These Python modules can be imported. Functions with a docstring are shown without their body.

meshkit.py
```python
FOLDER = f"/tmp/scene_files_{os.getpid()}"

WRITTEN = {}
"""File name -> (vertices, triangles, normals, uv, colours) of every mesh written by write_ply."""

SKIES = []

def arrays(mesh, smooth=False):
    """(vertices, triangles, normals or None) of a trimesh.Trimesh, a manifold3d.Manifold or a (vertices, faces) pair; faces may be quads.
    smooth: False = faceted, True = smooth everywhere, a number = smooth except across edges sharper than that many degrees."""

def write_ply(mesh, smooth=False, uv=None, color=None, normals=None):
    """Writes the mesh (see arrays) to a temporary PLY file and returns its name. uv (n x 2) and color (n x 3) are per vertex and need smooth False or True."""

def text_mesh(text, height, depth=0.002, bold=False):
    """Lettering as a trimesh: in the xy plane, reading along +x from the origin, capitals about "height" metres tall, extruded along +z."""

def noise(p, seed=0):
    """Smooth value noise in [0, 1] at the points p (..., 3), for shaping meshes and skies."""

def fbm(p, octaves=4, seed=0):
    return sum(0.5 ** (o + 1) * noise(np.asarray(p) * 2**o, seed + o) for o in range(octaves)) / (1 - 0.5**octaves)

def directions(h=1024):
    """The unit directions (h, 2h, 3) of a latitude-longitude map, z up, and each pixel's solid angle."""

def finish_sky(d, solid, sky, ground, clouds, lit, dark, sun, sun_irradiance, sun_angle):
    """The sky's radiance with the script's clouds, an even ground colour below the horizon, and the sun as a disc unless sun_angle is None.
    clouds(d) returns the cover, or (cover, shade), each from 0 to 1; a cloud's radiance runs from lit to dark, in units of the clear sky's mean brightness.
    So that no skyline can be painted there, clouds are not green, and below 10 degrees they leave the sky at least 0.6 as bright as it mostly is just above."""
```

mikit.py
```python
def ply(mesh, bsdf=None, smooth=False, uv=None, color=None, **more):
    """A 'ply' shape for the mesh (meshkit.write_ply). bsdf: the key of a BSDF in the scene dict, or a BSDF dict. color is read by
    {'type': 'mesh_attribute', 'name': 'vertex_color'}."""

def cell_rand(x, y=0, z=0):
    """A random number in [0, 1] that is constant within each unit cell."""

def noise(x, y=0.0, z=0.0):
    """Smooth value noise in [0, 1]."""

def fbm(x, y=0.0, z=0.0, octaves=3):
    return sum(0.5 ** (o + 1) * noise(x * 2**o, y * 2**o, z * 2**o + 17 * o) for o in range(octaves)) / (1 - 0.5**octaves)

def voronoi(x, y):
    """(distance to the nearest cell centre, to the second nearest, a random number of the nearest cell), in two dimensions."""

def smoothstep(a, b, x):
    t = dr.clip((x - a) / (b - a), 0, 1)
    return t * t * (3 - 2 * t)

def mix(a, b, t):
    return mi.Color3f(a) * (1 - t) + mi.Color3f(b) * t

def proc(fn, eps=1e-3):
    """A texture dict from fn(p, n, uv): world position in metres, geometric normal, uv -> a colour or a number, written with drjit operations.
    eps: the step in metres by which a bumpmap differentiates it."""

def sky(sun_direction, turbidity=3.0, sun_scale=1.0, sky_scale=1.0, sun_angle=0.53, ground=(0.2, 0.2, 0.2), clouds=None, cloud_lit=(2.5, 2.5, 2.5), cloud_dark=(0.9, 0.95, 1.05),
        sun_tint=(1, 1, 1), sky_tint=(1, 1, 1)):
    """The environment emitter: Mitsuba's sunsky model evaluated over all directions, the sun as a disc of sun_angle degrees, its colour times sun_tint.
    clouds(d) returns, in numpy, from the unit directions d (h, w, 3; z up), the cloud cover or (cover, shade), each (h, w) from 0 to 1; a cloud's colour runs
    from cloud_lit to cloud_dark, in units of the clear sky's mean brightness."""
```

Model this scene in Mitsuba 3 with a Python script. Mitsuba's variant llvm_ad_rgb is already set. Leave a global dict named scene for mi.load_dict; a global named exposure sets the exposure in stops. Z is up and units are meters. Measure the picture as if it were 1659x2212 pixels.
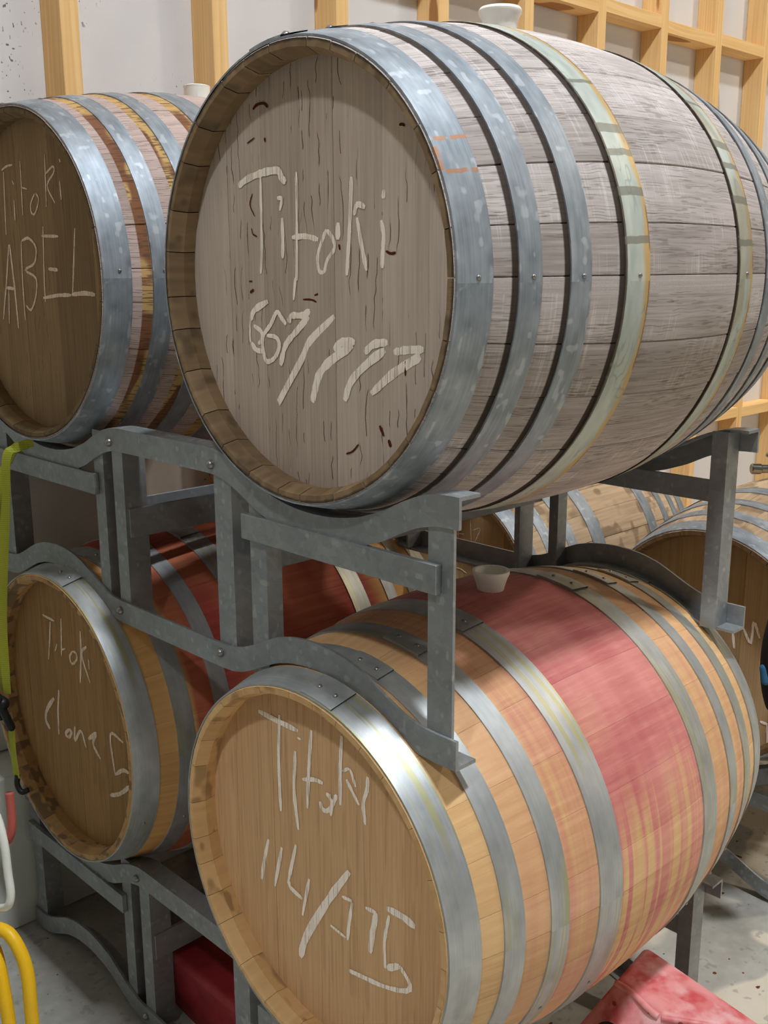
import math, random
import numpy as np, trimesh
import drjit as dr
import mitsuba as mi
import mikit
from mikit import noise, fbm, voronoi, cell_rand, smoothstep, mix
from shapely.geometry import Polygon, box as sbox
from shapely.geometry import Point as SPoint

scene, labels = {}, {}
T = mi.ScalarTransform4f
rng = random.Random(7)

# ------------------------------------------------------------------ camera, light, exposure
exposure = 1.34
CAM = np.array([1.1109, -0.9045, 0.0169]); YAW, PITCH, ROLL, FPX = -0.79806, -0.23087, -0.00359, 2239.6
def camera_axes():
    f = np.array([math.sin(YAW)*math.cos(PITCH), math.cos(YAW)*math.cos(PITCH), math.sin(PITCH)])
    r = np.array([math.cos(YAW), -math.sin(YAW), 0]); u = np.cross(r, f)
    c, s = math.cos(ROLL), math.sin(ROLL)
    return c*r+s*u, -s*r+c*u, f
_r, _u, _f = camera_axes()
_m = np.eye(4); _m[:3, 0], _m[:3, 1], _m[:3, 2], _m[:3, 3] = -_r, _u, _f, CAM
scene['camera'] = {'type': 'perspective', 'fov': math.degrees(2*math.atan(829.5/FPX)), 'fov_axis': 'x', 'near_clip': 0.01, 'far_clip': 100.0, 'to_world': T(_m.tolist())}

FLOOR = -1.512
CEIL = 4.8
# round high bay lamps: (x, y, z) of the glass, its radius, radiance
LAMPS = [((1.70, .10, CEIL-.16), .20, (245, 255, 265)),
         ((2.70, 5.00, 3.90), .20, (160, 140, 115)),
         ((1.90, -3.60, CEIL-.16), .20, (150, 156, 160))]
# unseen glowing window, added for low warm light from the right: y0, y1, z0, z1, radiance
ADDED_WINDOW = (4.0, 6.2, .55, 1.85, (2.4, 2.0, 1.55))
CHALK = {
 'UR': [[78,[-165,134],[-145,142],[-114,148],[-90,150],[-71,149],[-64,139],[-55,133]],[46,[-112,144],[-113,88],[-114,39],[-118,10]],[45,[-75,113],[-65,111],[-70,96]],[58,[-65,86],[-65,55],[-66,31]],[45,[-32,145],[-32,101],[-34,54],[-36,6],[-39,1],[-44,-26]],[57,[-44,59],[-15,60],[12,55]],[44,[29,68],[15,45],[10,30],[13,14],[23,13],[30,28],[45,43],[41,57],[30,67]],[73,[53,76],[52,54]],[54,[80,132],[78,96],[74,52],[69,8]],[54,[106,93],[91,97],[84,84]],[54,[90,81],[99,44],[108,14]],[52,[141,113],[139,102]],[53,[135,76],[140,58],[138,36],[137,17]],[75,[-103,-29],[-135,-42],[-146,-57]],[34,[-146,-54],[-149,-78],[-148,-90]],[62,[-146,-90],[-135,-100],[-118,-102]],[55,[-139,-65],[-121,-73],[-120,-85],[-129,-91]],[54,[-62,-61],[-72,-52],[-83,-44],[-98,-62],[-117,-80],[-117,-102],[-109,-116],[-90,-109],[-79,-92],[-86,-80],[-108,-78]],[72,[-56,-58],[-49,-48],[-26,-47],[-8,-40]],[72,[-11,-48],[-40,-70],[-65,-91],[-77,-120]],[85,[43,-46],[-10,-82],[-28,-107],[-79,-168],[-81,-173]],[81,[41,-91],[60,-79],[84,-79]],[96,[79,-83],[33,-107],[10,-126],[0,-147],[-7,-167]],[79,[103,-92],[120,-80],[147,-76]],[93,[142,-86],[109,-105],[76,-131],[62,-159]],[76,[158,-88],[183,-84],[212,-82]],[89,[206,-91],[183,-102],[153,-118],[115,-145]]],
 'UL': [[35,[-113,202],[-92,208],[-68,209]],[36,[-106,199],[-111,145],[-117,81]],[35,[-74,180],[-68,173]],[36,[-72,145],[-75,107]],[35,[-36,213],[-42,116]],[26,[-41,167],[-17,162]],[35,[14,154],[24,141],[6,117],[-8,120],[-7,136],[11,153]],[34,[59,219],[51,127]],[34,[57,185],[85,196],[87,185],[60,164],[84,132]],[33,[111,207],[112,201]],[33,[106,170],[107,137]],[46,[-109,63],[-133,-11],[-159,-83]],[55,[-106,63],[-100,-11],[-97,-99]],[37,[-125,-24],[-135,-91]],[55,[-137,-20],[-100,-22]],[36,[-57,69],[-64,-10],[-66,-82]],[44,[-54,69],[-26,73],[-1,55],[-11,27],[-49,14],[-10,-1],[-14,-32],[-38,-61],[-58,-53]],[44,[33,93],[24,12],[20,-45]],[51,[25,76],[87,74]],[60,[41,16],[76,14]],[60,[13,-38],[72,-32],[119,-31]],[42,[148,87],[124,-30]],[67,[121,-30],[165,-27],[203,-29]]],
 'LL': [[39,[-118,182],[-65,181]],[39,[-84,175],[-94,131],[-106,85]],[29,[-61,132],[-72,113]],[38,[-33,195],[-44,110]],[29,[-42,124],[-25,131]],[38,[6,134],[-7,118],[1,105],[23,121],[21,134],[7,134]],[47,[47,188],[42,129],[30,72]],[46,[69,161],[46,138],[73,85]],[28,[74,136],[73,113]],[70,[-95,0],[-132,-36],[-144,-65],[-127,-82]],[49,[-69,27],[-81,-25],[-86,-81]],[49,[-36,-52],[-54,-69],[-39,-71],[-25,-55],[-36,-53]],[48,[-8,-36],[-13,-70],[17,-38],[35,-69]],[57,[48,-46],[83,-22],[67,-50],[94,-74]],[46,[192,-4],[142,-4],[151,-89]],[55,[153,-86],[183,-66],[208,-63]],[55,[207,-91],[166,-123],[124,-143]]],
 'LR': [[65,[-152,210],[-104,209],[-53,209]],[58,[-98,221],[-103,138],[-101,55]],[28,[-55,197],[-46,197]],[58,[-61,173],[-66,102],[-58,40]],[56,[-21,221],[-28,165],[-35,86]],[49,[-45,131],[-17,141],[4,143]],[48,[21,129],[10,127]],[56,[-4,110],[0,100],[11,100],[23,113],[34,136]],[49,[14,129],[22,118],[20,96]],[54,[47,235],[43,181],[42,122]],[40,[48,179],[64,187],[76,164]],[47,[56,169],[83,138]],[53,[102,190],[100,168],[92,144],[96,112]],[53,[-135,-9],[-147,-46],[-159,-93]],[53,[-101,-9],[-123,-89]],[52,[-65,11],[-87,-64]],[59,[-87,-62],[-80,-73],[-52,-79]],[51,[-34,-35],[-53,-109]],[94,[60,20],[13,-48],[-43,-140],[-61,-189]],[42,[43,-30],[66,-27]],[49,[66,-29],[59,-64],[54,-99]],[43,[15,-93],[50,-97]],[48,[95,-24],[118,-21]],[75,[118,-21],[110,-58],[104,-95]],[86,[197,-5],[171,-1],[140,-3]],[47,[145,-12],[135,-59],[136,-104]],[74,[140,-102],[166,-84]],[55,[166,-84],[187,-103],[178,-119],[134,-136],[83,-146],[56,-151]]],
 'B1': [[28,[-10,183],[-10,128]],[28,[-23,139],[-6,146],[13,147]],[27,[36,196],[40,134]],[27,[46,165],[74,175],[54,131]],[42,[-30,-12],[-31,31],[-4,40],[25,31]]],
 'B2': [[66,[83,59],[106,24],[109,78],[127,42]],[67,[58,40],[65,0]],[67,[145,-166],[165,-167]],[56,[163,-168],[169,-228]]],
 'stain': [[39,[-125,235],[-115,240],[-99,240],[-91,234]],[39,[-100,195],[-99,190]],[20,[-141,191],[-123,197]],[34,[168,187],[173,187],[178,185]],[35,[144,38],[153,35],[162,36]],[37,[54,48],[56,41]],[20,[-147,-1],[-139,-1]],[41,[-145,-17],[-136,-13]],[26,[-23,-25],[-5,-25],[6,-28]],[25,[2,-19],[10,-17]],[49,[131,-186],[139,-199]],[55,[148,-203],[152,-212]],[25,[64,-232],[77,-227],[89,-216]],[29,[179,-98],[179,-117]],[20,[-132,122],[-139,107],[-128,90]],[20,[-137,74],[-134,66],[-124,62]]]}

# ------------------------------------------------------------------ small helpers
def S(r, g, b):
    """an sRGB colour (0-255) as linear"""
    return [(c/255/12.92 if c/255 <= .04045 else ((c/255+.055)/1.055)**2.4) for c in (r, g, b)]
def C(r, g, b): return mi.Color3f(*S(r, g, b))
def rgb(r, g, b): return {'type': 'rgb', 'value': S(r, g, b)}
used = {}
def numbered(key):
    n = used.get(key, -1)+1; used[key] = n
    return key if n == 0 else f'{key}_{n:03d}'
def add(name, shape, parent=None):
    key = numbered((parent+'__' if parent else '')+name)
    scene[key] = shape
    return key
def tag(key, label=None, cat=None, group=None, kind=None):
    d = {}
    if label: d['label'] = label
    if cat: d['category'] = cat
    if group: d['group'] = group
    if kind: d['kind'] = kind
    labels[key] = d
    return key
def cat_mesh(ms): return trimesh.util.concatenate(ms)
def box(x0, x1, y0, y1, z0, z1, ch=0.0):
    if ch <= 0:
        m = trimesh.creation.box((x1-x0, y1-y0, z1-z0)); m.apply_translation(((x0+x1)/2, (y0+y1)/2, (z0+z1)/2)); return m
    pts = []
    for x, sx in ((x0, 1), (x1, -1)):
        for y, sy in ((y0, 1), (y1, -1)):
            for z, sz in ((z0, 1), (z1, -1)):
                pts += [(x+sx*ch, y+sy*ch, z), (x+sx*ch, y, z+sz*ch), (x, y+sy*ch, z+sz*ch)]
    return trimesh.convex.convex_hull(np.array(pts))
def ball_hull(pts, r, sub=2):
    s = trimesh.creation.icosphere(sub, r).vertices
    return trimesh.convex.convex_hull(np.vstack([s+np.array(p) for p in pts]))
def catmull(P, n=8):
    P = np.asarray(P, float); Q = np.vstack([2*P[0]-P[1], P, 2*P[-1]-P[-2]]); out = []
    for i in range(1, len(Q)-2):
        for t in np.linspace(0, 1, n, endpoint=False):
            a, b, c, d = Q[i-1], Q[i], Q[i+1], Q[i+2]
            out.append(.5*((2*b)+(-a+c)*t+(2*a-5*b+4*c-d)*t*t+(-a+3*b-3*c+d)*t**3))
    return np.array(out+[P[-1]])
def tube(P, r, sides=14, cap=True):
    P = np.asarray(P, float); t = np.gradient(P, axis=0); t /= np.linalg.norm(t, axis=1, keepdims=True)
    r = np.broadcast_to(r, (len(P),)); a = np.cross(t[0], [0, 0, 1.]) if abs(t[0][2]) < .9 else np.cross(t[0], [1., 0, 0])
    V = []
    for i in range(len(P)):
        a = a-t[i]*(a@t[i]); a /= np.linalg.norm(a); b = np.cross(t[i], a)
        g = np.arange(sides)*2*np.pi/sides
        V.append(P[i]+r[i]*(np.cos(g)[:, None]*a+np.sin(g)[:, None]*b))
    V = np.vstack(V); F = []
    for i in range(len(P)-1):
        for j in range(sides):
            k = (j+1) % sides; p, q = i*sides, (i+1)*sides
            F += [(p+j, p+k, q+k), (p+j, q+k, q+j)]
    if cap:
        n = len(V); V = np.vstack([V, P[:1], P[-1:]]); e = (len(P)-1)*sides
        for j in range(sides):
            k = (j+1) % sides
            F += [(n, k, j), (n+1, e+j, e+k)]
    return trimesh.Trimesh(V, F, process=False)
def lathe(prof, n=48):
    """profile of (radius, z), turned about z"""
    return trimesh.creation.revolve(np.array(prof), sections=n)
def xf(m, M):
    m = m.copy(); m.apply_transform(M); return m
def rot(axis, a): return trimesh.transformations.rotation_matrix(a, axis)
def shift(x, y, z): return trimesh.transformations.translation_matrix((x, y, z))

# ------------------------------------------------------------------ materials
def bsdf(name, d):
    scene[name] = d if d['type'] in ('twosided', 'dielectric', 'thindielectric') else {'type': 'twosided', 'bsdf': d}
    return name
def diffuse_proc(name, fn, rough=.75, spec=.25, metallic=0.0):
    return bsdf(name, {'type': 'principled', 'base_color': mikit.proc(fn), 'roughness': rough, 'specular': spec, 'metallic': metallic})
def plain(name, col, rough=.6, spec=.3, metallic=0.0, **k):
    return bsdf(name, {'type': 'principled', 'base_color': rgb(*col), 'roughness': rough, 'specular': spec, 'metallic': metallic, **k})

HOOPS = [(.001, .049), (.086, .120), (.166, .200), (.262, .311), (.546, .595), (.657, .691), (.737, .771), (.808, .856)]
LEN = .857
def split(uv):
    i = dr.floor(uv.x/10.0)
    return i, uv.x-10.0*i
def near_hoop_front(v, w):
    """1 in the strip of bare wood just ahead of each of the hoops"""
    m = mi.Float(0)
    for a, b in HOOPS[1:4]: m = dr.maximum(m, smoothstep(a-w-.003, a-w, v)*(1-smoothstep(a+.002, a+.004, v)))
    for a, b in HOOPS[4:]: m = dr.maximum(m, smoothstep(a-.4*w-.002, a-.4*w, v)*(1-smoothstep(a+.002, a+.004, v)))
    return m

def weathered_stave(p, n, uv):
    i, a = split(uv); end = uv.y > 4.0; v = dr.select(end, uv.y-5.0, uv.y)
    tone = cell_rand(i, 11)
    g = fbm(a*420, v*13+i*7, 3.0, 3)
    hw = a*250+.9*noise(v*46, a*40, i)+.4*i; hk = dr.floor(hw)
    hair = (1-smoothstep(.06, .20, dr.abs(hw-hk-.5)))*smoothstep(.55, .68, noise(hk*2.7+.5, v*40+hk*3.1, i*3))
    fleck = smoothstep(.58, .82, noise(a*640, v*52, i*3))*smoothstep(.35, .65, noise(a*50, v*14, i*2.0))
    saw = noise(a*22, v*520, 5.0)
    big = fbm(a*11, v*8, i*2.0, 3)
    c = mix(C(126, 117, 112), C(190, 182, 179), dr.clip(-.05+.62*g+.55*big+.35*(tone-.5), 0, 1))
    c = mix(c, C(214, 208, 206), .30*smoothstep(.62, .9, saw)*smoothstep(.4, .6, big))
    c = mix(c, C(92, 82, 76), dr.clip(.5*hair*(.4+.6*smoothstep(.3, .6, noise(a*26, v*9, i)))+.42*fleck, 0, 1))
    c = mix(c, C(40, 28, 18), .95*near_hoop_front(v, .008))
    e = mix(C(100, 82, 60), C(156, 132, 102), dr.clip(.2+.55*fbm(a*90, v*14, i*5.0, 2)+.4*(tone-.5), 0, 1))
    e = mix(e, C(70, 62, 52), .55*smoothstep(.62, .85, fbm(a*30, v*40, i*1.0, 2)))
    e = mix(e, C(48, 42, 36), .8*(1-smoothstep(.0015, .0055, v+.002*(noise(a*120, 1.0, i)-.5))))
    return dr.select(end, e, c)

def mauve_stave(p, n, uv):
    i, a = split(uv); end = uv.y > 4.0; v = dr.select(end, uv.y-5.0, uv.y)
    tone = cell_rand(i, 23)
    g = fbm(a*400, v*13+i*7, 3.0, 3)
    hw = a*230+.9*noise(v*46, a*40, i)+.4*i; hk = dr.floor(hw)
    fleck = (1-smoothstep(.06, .22, dr.abs(hw-hk-.5)))*smoothstep(.48, .62, noise(hk*2.7+.5, v*42+hk*3.1, i*3))
    low = smoothstep(.1, .35, fbm(a*7, v*7, 9.0, 2))
    c = mix(C(140, 122, 113), C(194, 174, 167), dr.clip(.0+.65*g+.3*low+.4*(tone-.5), 0, 1))
    c = mix(c, C(88, 72, 62), .6*fleck)
    # tan and rust stained bands where the hoops have slid along the wood
    band = mi.Float(0)
    for q in ((.066, .085), (.146, .166), (.236, .262)): band = dr.maximum(band, smoothstep(q[0], q[0]+.002, v)*(1-smoothstep(q[1], q[1]+.002, v)))
    r = noise(a*26, v*120, 4.0)
    bc = mix(C(186, 152, 94), C(118, 72, 36), smoothstep(.48, .62, fbm(a*11, v*30, 2.0, 2)+.12*(tone-.5)))
    bc = mix(bc, C(74, 52, 36), .75*smoothstep(.56, .78, noise(a*420, v*48, 4.0+i)))
    c = mix(c, bc, .92*band)
    e = mix(C(92, 78, 58), C(140, 118, 84), dr.clip(.1+.6*fbm(a*90, v*14, i*5.0, 2)+.4*(tone-.5), 0, 1))
    e = mix(e, C(46, 40, 34), .8*(1-smoothstep(.001, .005, v)))
    return dr.select(end, e, c)

def wine_stave(p, n, uv):
    i, a = split(uv); end = uv.y > 4.0; v = dr.select(end, uv.y-5.0, uv.y)
    tone = cell_rand(i, 37)
    g = fbm(a*150, v*9+i*7, 3.0, 2)
    fine = noise(a*520, v*26, i*2.0)
    oak = mix(C(188, 148, 102), C(214, 180, 132), dr.clip(.1+.55*g+.5*(tone-.5)+.2*fine, 0, 1))
    # red wine run down round the barrel from the bung, strongest over the bilge, in runs that follow the girth
    arc = dr.select(a > 1.4, a-2.4619, a-.2)
    run = fbm(v*62+.7*noise(arc*7, v*20), arc*2.4, 8.0, 3)
    fine_run = noise(v*250, arc*6, 2.0)
    bil = smoothstep(.300, .315, v)*(1-smoothstep(.540, .552, v))
    mid = dr.maximum(1.25*smoothstep(.198, .205, v)*(1-smoothstep(.262, .27, v)), .75*smoothstep(.59, .60, v)*(1-smoothstep(.66, .67, v)))
    out = dr.maximum(.35*smoothstep(.118, .125, v)*(1-smoothstep(.166, .17, v)), .55*smoothstep(.69, .70, v)*(1-smoothstep(.73, .74, v)))
    patch = fbm(arc*4.0, v*6, 31.0, 2)
    low = dr.clip(1-smoothstep(-.02, .20, arc+.14*(fbm(v*16, arc*3, 5.0, 2)-.5))*1.0, 0, 1)
    amt = bil*dr.clip(1.08-1.0*smoothstep(.50, .62, run)*low-.38*low*smoothstep(.45, .8, fine_run)-.35*smoothstep(.52, .8, patch), 0, 1)
    amt = dr.maximum(amt, mid*dr.clip(1.15-1.0*run-.3*fine_run+.4*(tone-.5), 0, 1)*.75)
    amt = dr.maximum(amt, out*dr.clip(1.2-1.4*run+.5*(tone-.5), 0, 1))
    red = mix(C(170, 80, 92), C(206, 134, 130), dr.clip(.45*g+.5*(tone-.4)+.3*(run-.4)+.9*(fbm(arc*7, v*11, 44.0, 2)-.5)+.15, 0, 1))
    c = mix(oak, red, .9*amt)
    c = mix(c, C(236, 204, 150), .07*smoothstep(.6, .9, noise(a*500, v*40, 4.0)))
    e = mix(C(190, 152, 104), C(224, 188, 138), dr.clip(.1+.5*fbm(a*90, v*14, i*5.0, 2)+.5*(tone-.5), 0, 1))
    e = mix(e, C(128, 98, 62), .6*smoothstep(.60, .8, fbm(a*24, v*50, i*1.0, 2)))
    return dr.select(end, e, c)

def red_stave(p, n, uv):
    i, a = split(uv); end = uv.y > 4.0; v = dr.select(end, uv.y-5.0, uv.y)
    tone = cell_rand(i, 57)
    g = fbm(a*150, v*9+i*7, 3.0, 2)
    oak = mix(C(190, 142, 88), C(222, 178, 116), dr.clip(.1+.55*g+.6*(tone-.5), 0, 1))
    red = mix(C(142, 48, 46), C(186, 84, 70), dr.clip(.6*g+.5*(tone-.4), 0, 1))
    amt = smoothstep(.118, .13, v+.02*(fbm(a*9, v*20, 3.0, 2)-.5))*(1-smoothstep(.60, .66, v))
    c = mix(oak, red, amt*dr.clip(1.1-.5*fbm(a*5, v*14, 8.0, 2), 0, 1))
    e = mix(C(160, 126, 84), C(204, 168, 118), dr.clip(.1+.5*fbm(a*90, v*14, i*5.0, 2)+.5*(tone-.5), 0, 1))
    e = mix(e, C(98, 84, 68), .7*smoothstep(.52, .64, fbm(a*30, v*50, i*1.0, 2)))
    return dr.select(end, e, c)

def old_stave(p, n, uv):
    i, a = split(uv); end = uv.y > 4.0; v = dr.select(end, uv.y-5.0, uv.y)
    tone = cell_rand(i, 41)
    g = fbm(a*170, v*10+i*7, 3.0, 2)
    blot = smoothstep(.55, .72, fbm(a*22, v*26, i*2.0, 2))
    c = mix(C(148, 124, 98), C(202, 178, 146), dr.clip(.1+.6*g+.5*(tone-.5), 0, 1))
    c = mix(c, C(104, 82, 62), .6*blot)
    e = mix(C(92, 70, 46), C(120, 94, 64), g)
    return dr.select(end, e, c)

def crack_field(x, z, i):
    """short dark shakes that wander up the boards"""
    w = x*62+.55*noise(z*30, x*14, i)+.22*noise(z*95, x*30, i)+.37*i
    t = dr.abs(w-dr.floor(w)-.5); k = dr.floor(w)
    line = 1-smoothstep(.02, .05+.06*noise(k*5.1, z*60, i), t)
    return line*smoothstep(.54, .62, noise(k*3.7+.5, z*(24+22*cell_rand(k, i, 3))+k*5.3, i+7.0))*smoothstep(.25, .5, noise(x*24, z*12, i+2.0))
def grey_head(p, n, uv):
    i, x = split(uv); z = uv.y; tone = cell_rand(i, 5)
    g = fbm(x*420, z*9, i*3.0, 2); big = fbm(x*14, z*7, i*1.0, 2)
    c = mix(C(158, 143, 130), C(206, 192, 180), dr.clip(.05+.45*g+.35*big+.45*(tone-.5), 0, 1))
    c = mix(c, C(70, 54, 42), .85*crack_field(x, z, i)*smoothstep(.28, .5, fbm(x*8, z*5, 4.0, 2)))
    return c
def brown_head(p, n, uv):
    i, x = split(uv); z = uv.y; tone = cell_rand(i, 8)
    g = fbm(x*380, z*9, i*3.0, 2); big = fbm(x*14, z*9, i*1.0, 2)
    c = mix(C(118, 98, 72), C(164, 140, 106), dr.clip(.05+.45*g+.35*big+.6*(tone-.5), 0, 1))
    c = mix(c, C(60, 44, 30), .6*crack_field(x, z, i+3)*smoothstep(.4, .65, big))
    return c
def oak_head(p, n, uv):
    i, x = split(uv); z = uv.y; tone = cell_rand(i, 9)
    g = fbm(x*340+3*noise(z*6, x*9), z*7, i*3.0, 2); fine = noise(x*1100, z*30, i)
    c = mix(C(184, 146, 104), C(214, 178, 136), dr.clip(.08+.5*g+.25*fine+.55*(tone-.5), 0, 1))
    c = mix(c, C(134, 96, 62), .22*smoothstep(.66, .85, noise(x*240, z*12, i*2.0)))
    return c
def tan_head(p, n, uv):
    i, x = split(uv); z = uv.y; tone = cell_rand(i, 19)
    g = fbm(x*340+3*noise(z*6, x*9), z*7, i*3.0, 2)
    c = mix(C(146, 112, 72), C(178, 142, 98), dr.clip(.1+.6*g+.45*(tone-.5), 0, 1))
    return mix(c, C(104, 72, 42), .22*smoothstep(.66, .85, noise(x*240, z*16, i*2.0)))
def dim_head(p, n, uv):
    i, x = split(uv); z = uv.y; tone = cell_rand(i, 12)
    g = fbm(x*340, z*7, i*3.0, 2)
    return mix(C(148, 122, 88), C(186, 156, 116), dr.clip(.1+.6*g+.5*(tone-.5), 0, 1))

def hoop_zinc(p, n, uv):
    """uv: arc length, place across the band (metres)"""
    i, a = split(uv)
    m = fbm(a*34, uv.y*60, i*3.0, 3); s = noise(a*16, uv.y*620, i)
    c = mix(C(116, 126, 135), C(168, 177, 185), dr.clip(-.1+.9*m+.3*s, 0, 1))
    return mix(c, C(212, 217, 222), .35*smoothstep(.68, .82, fbm(a*60, uv.y*90, i*5.0+1, 2)))
def hoop_clean(p, n, uv):
    i, a = split(uv)
    m = fbm(a*26, uv.y*50, i*3.0, 3); s = noise(a*5, uv.y*900, i)
    c = mix(C(150, 156, 158), C(192, 196, 198), dr.clip(-.05+.9*m+.2*s, 0, 1))
    streak = smoothstep(.60, .78, noise(uv.y*330+noise(a*14, uv.y*90)*1.5, a*4.0, i*2.0))*smoothstep(.45, .6, fbm(a*3.0, uv.y*5, i*4.0, 2))
    return mix(c, C(176, 172, 118), .7*streak)
def hoop_painted(p, n, uv):
    """pale greenish paint with rusty edges and dark marks"""
    i, a = split(uv); w = .049
    e = dr.minimum(uv.y, w-uv.y)
    c = mix(C(156, 168, 164), C(194, 202, 194), fbm(a*30, uv.y*80, i, 2))
    tan = 1-smoothstep(.006, .016, w-uv.y+.010*(noise(a*26, uv.y*30, i)-.4))
    c = mix(c, C(188, 158, 98), .9*tan)
    c = mix(c, C(150, 138, 112), .6*smoothstep(3.5, 3.6, i)*smoothstep(.4, .6, fbm(a*12, uv.y*20, 7.0, 2)))
    c = mix(c, C(128, 80, 42), .75*(1-smoothstep(.0010, .0035, w-uv.y))*smoothstep(.3, .6, noise(a*40, 1.0, i)))
    c = mix(c, C(64, 46, 32), .9*(1-smoothstep(.0025, .0045, uv.y)))
    c = mix(c, C(128, 138, 134), .5*(1-smoothstep(.0, .10, dr.abs(noise(a*60, uv.y*140, i)-.5)))*smoothstep(.5, .7, noise(a*20, uv.y*40, 3.0)))
    mark = mi.Float(0)
    for q, t in ((.273, .0025), (.196, .006), (.162, .004), (.110, .005), (.05, .004)): mark = dr.maximum(mark, 1-smoothstep(t, t+.0015, dr.abs(a-q+.003*(noise(uv.y*90, q*50)-.5))))
    return mix(c, C(112, 112, 102), .75*mark)
def hoop_rusty(p, n, uv):
    """the zinc band with two rusty scratches across it"""
    i, a = split(uv); c = hoop_zinc(p, n, uv)
    w = .0025*(noise(uv.y*160, 3.0, a*30)-.5)
    r = mi.Float(0)
    for q in (.191, .144): r = dr.maximum(r, (1-smoothstep(.0022, .0038, dr.abs(a-q+w)))*smoothstep(.42, .62, noise(uv.y*80, q*70, 2.0)+.22*smoothstep(.02, .03, uv.y)))
    r = dr.maximum(r, (1-smoothstep(.003, .006, uv.y))*smoothstep(.135, .14, a)*(1-smoothstep(.21, .215, a))*smoothstep(.5, .7, noise(a*160, 1.0, 6.0)))
    return mix(c, C(176, 124, 86), .8*r)
def zinc(p, n, uv):
    q = p.x*95+p.y*66+2.5*noise(p.x*40, p.y*40, p.z*40)
    f1, f2, w = voronoi(q, p.z*95+p.y*34)
    f = fbm(p.x*16, p.y*16, p.z*16, 3)
    c = mix(C(124, 128, 131), C(160, 165, 167), dr.clip(.30*w+.8*f-.1+.15*noise(p.x*400, p.y*400, p.z*400), 0, 1))
    return mix(c, C(198, 204, 204), .28*smoothstep(.74, .86, noise(p.x*110, p.y*110, p.z*70)))
def pine(p, along, across, seed):
    knot_d = noise(across*16, along*4.0, seed)
    g = noise(across*170+5*noise(along*3.0, across*12, seed), along*2.0, seed*3.0)
    c = mix(C(220, 176, 114), C(243, 207, 150), dr.clip(.15+.6*g+.35*(fbm(across*30, along*5, seed, 2)-.4), 0, 1))
    return mix(c, C(150, 92, 44), .8*smoothstep(.875, .915, knot_d))
def stud_wood(p, n, uv):
    k = dr.floor((p.y-.3847)/.4164+.5)
    return pine(p, p.z, p.y+p.x*1.3, k)
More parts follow.
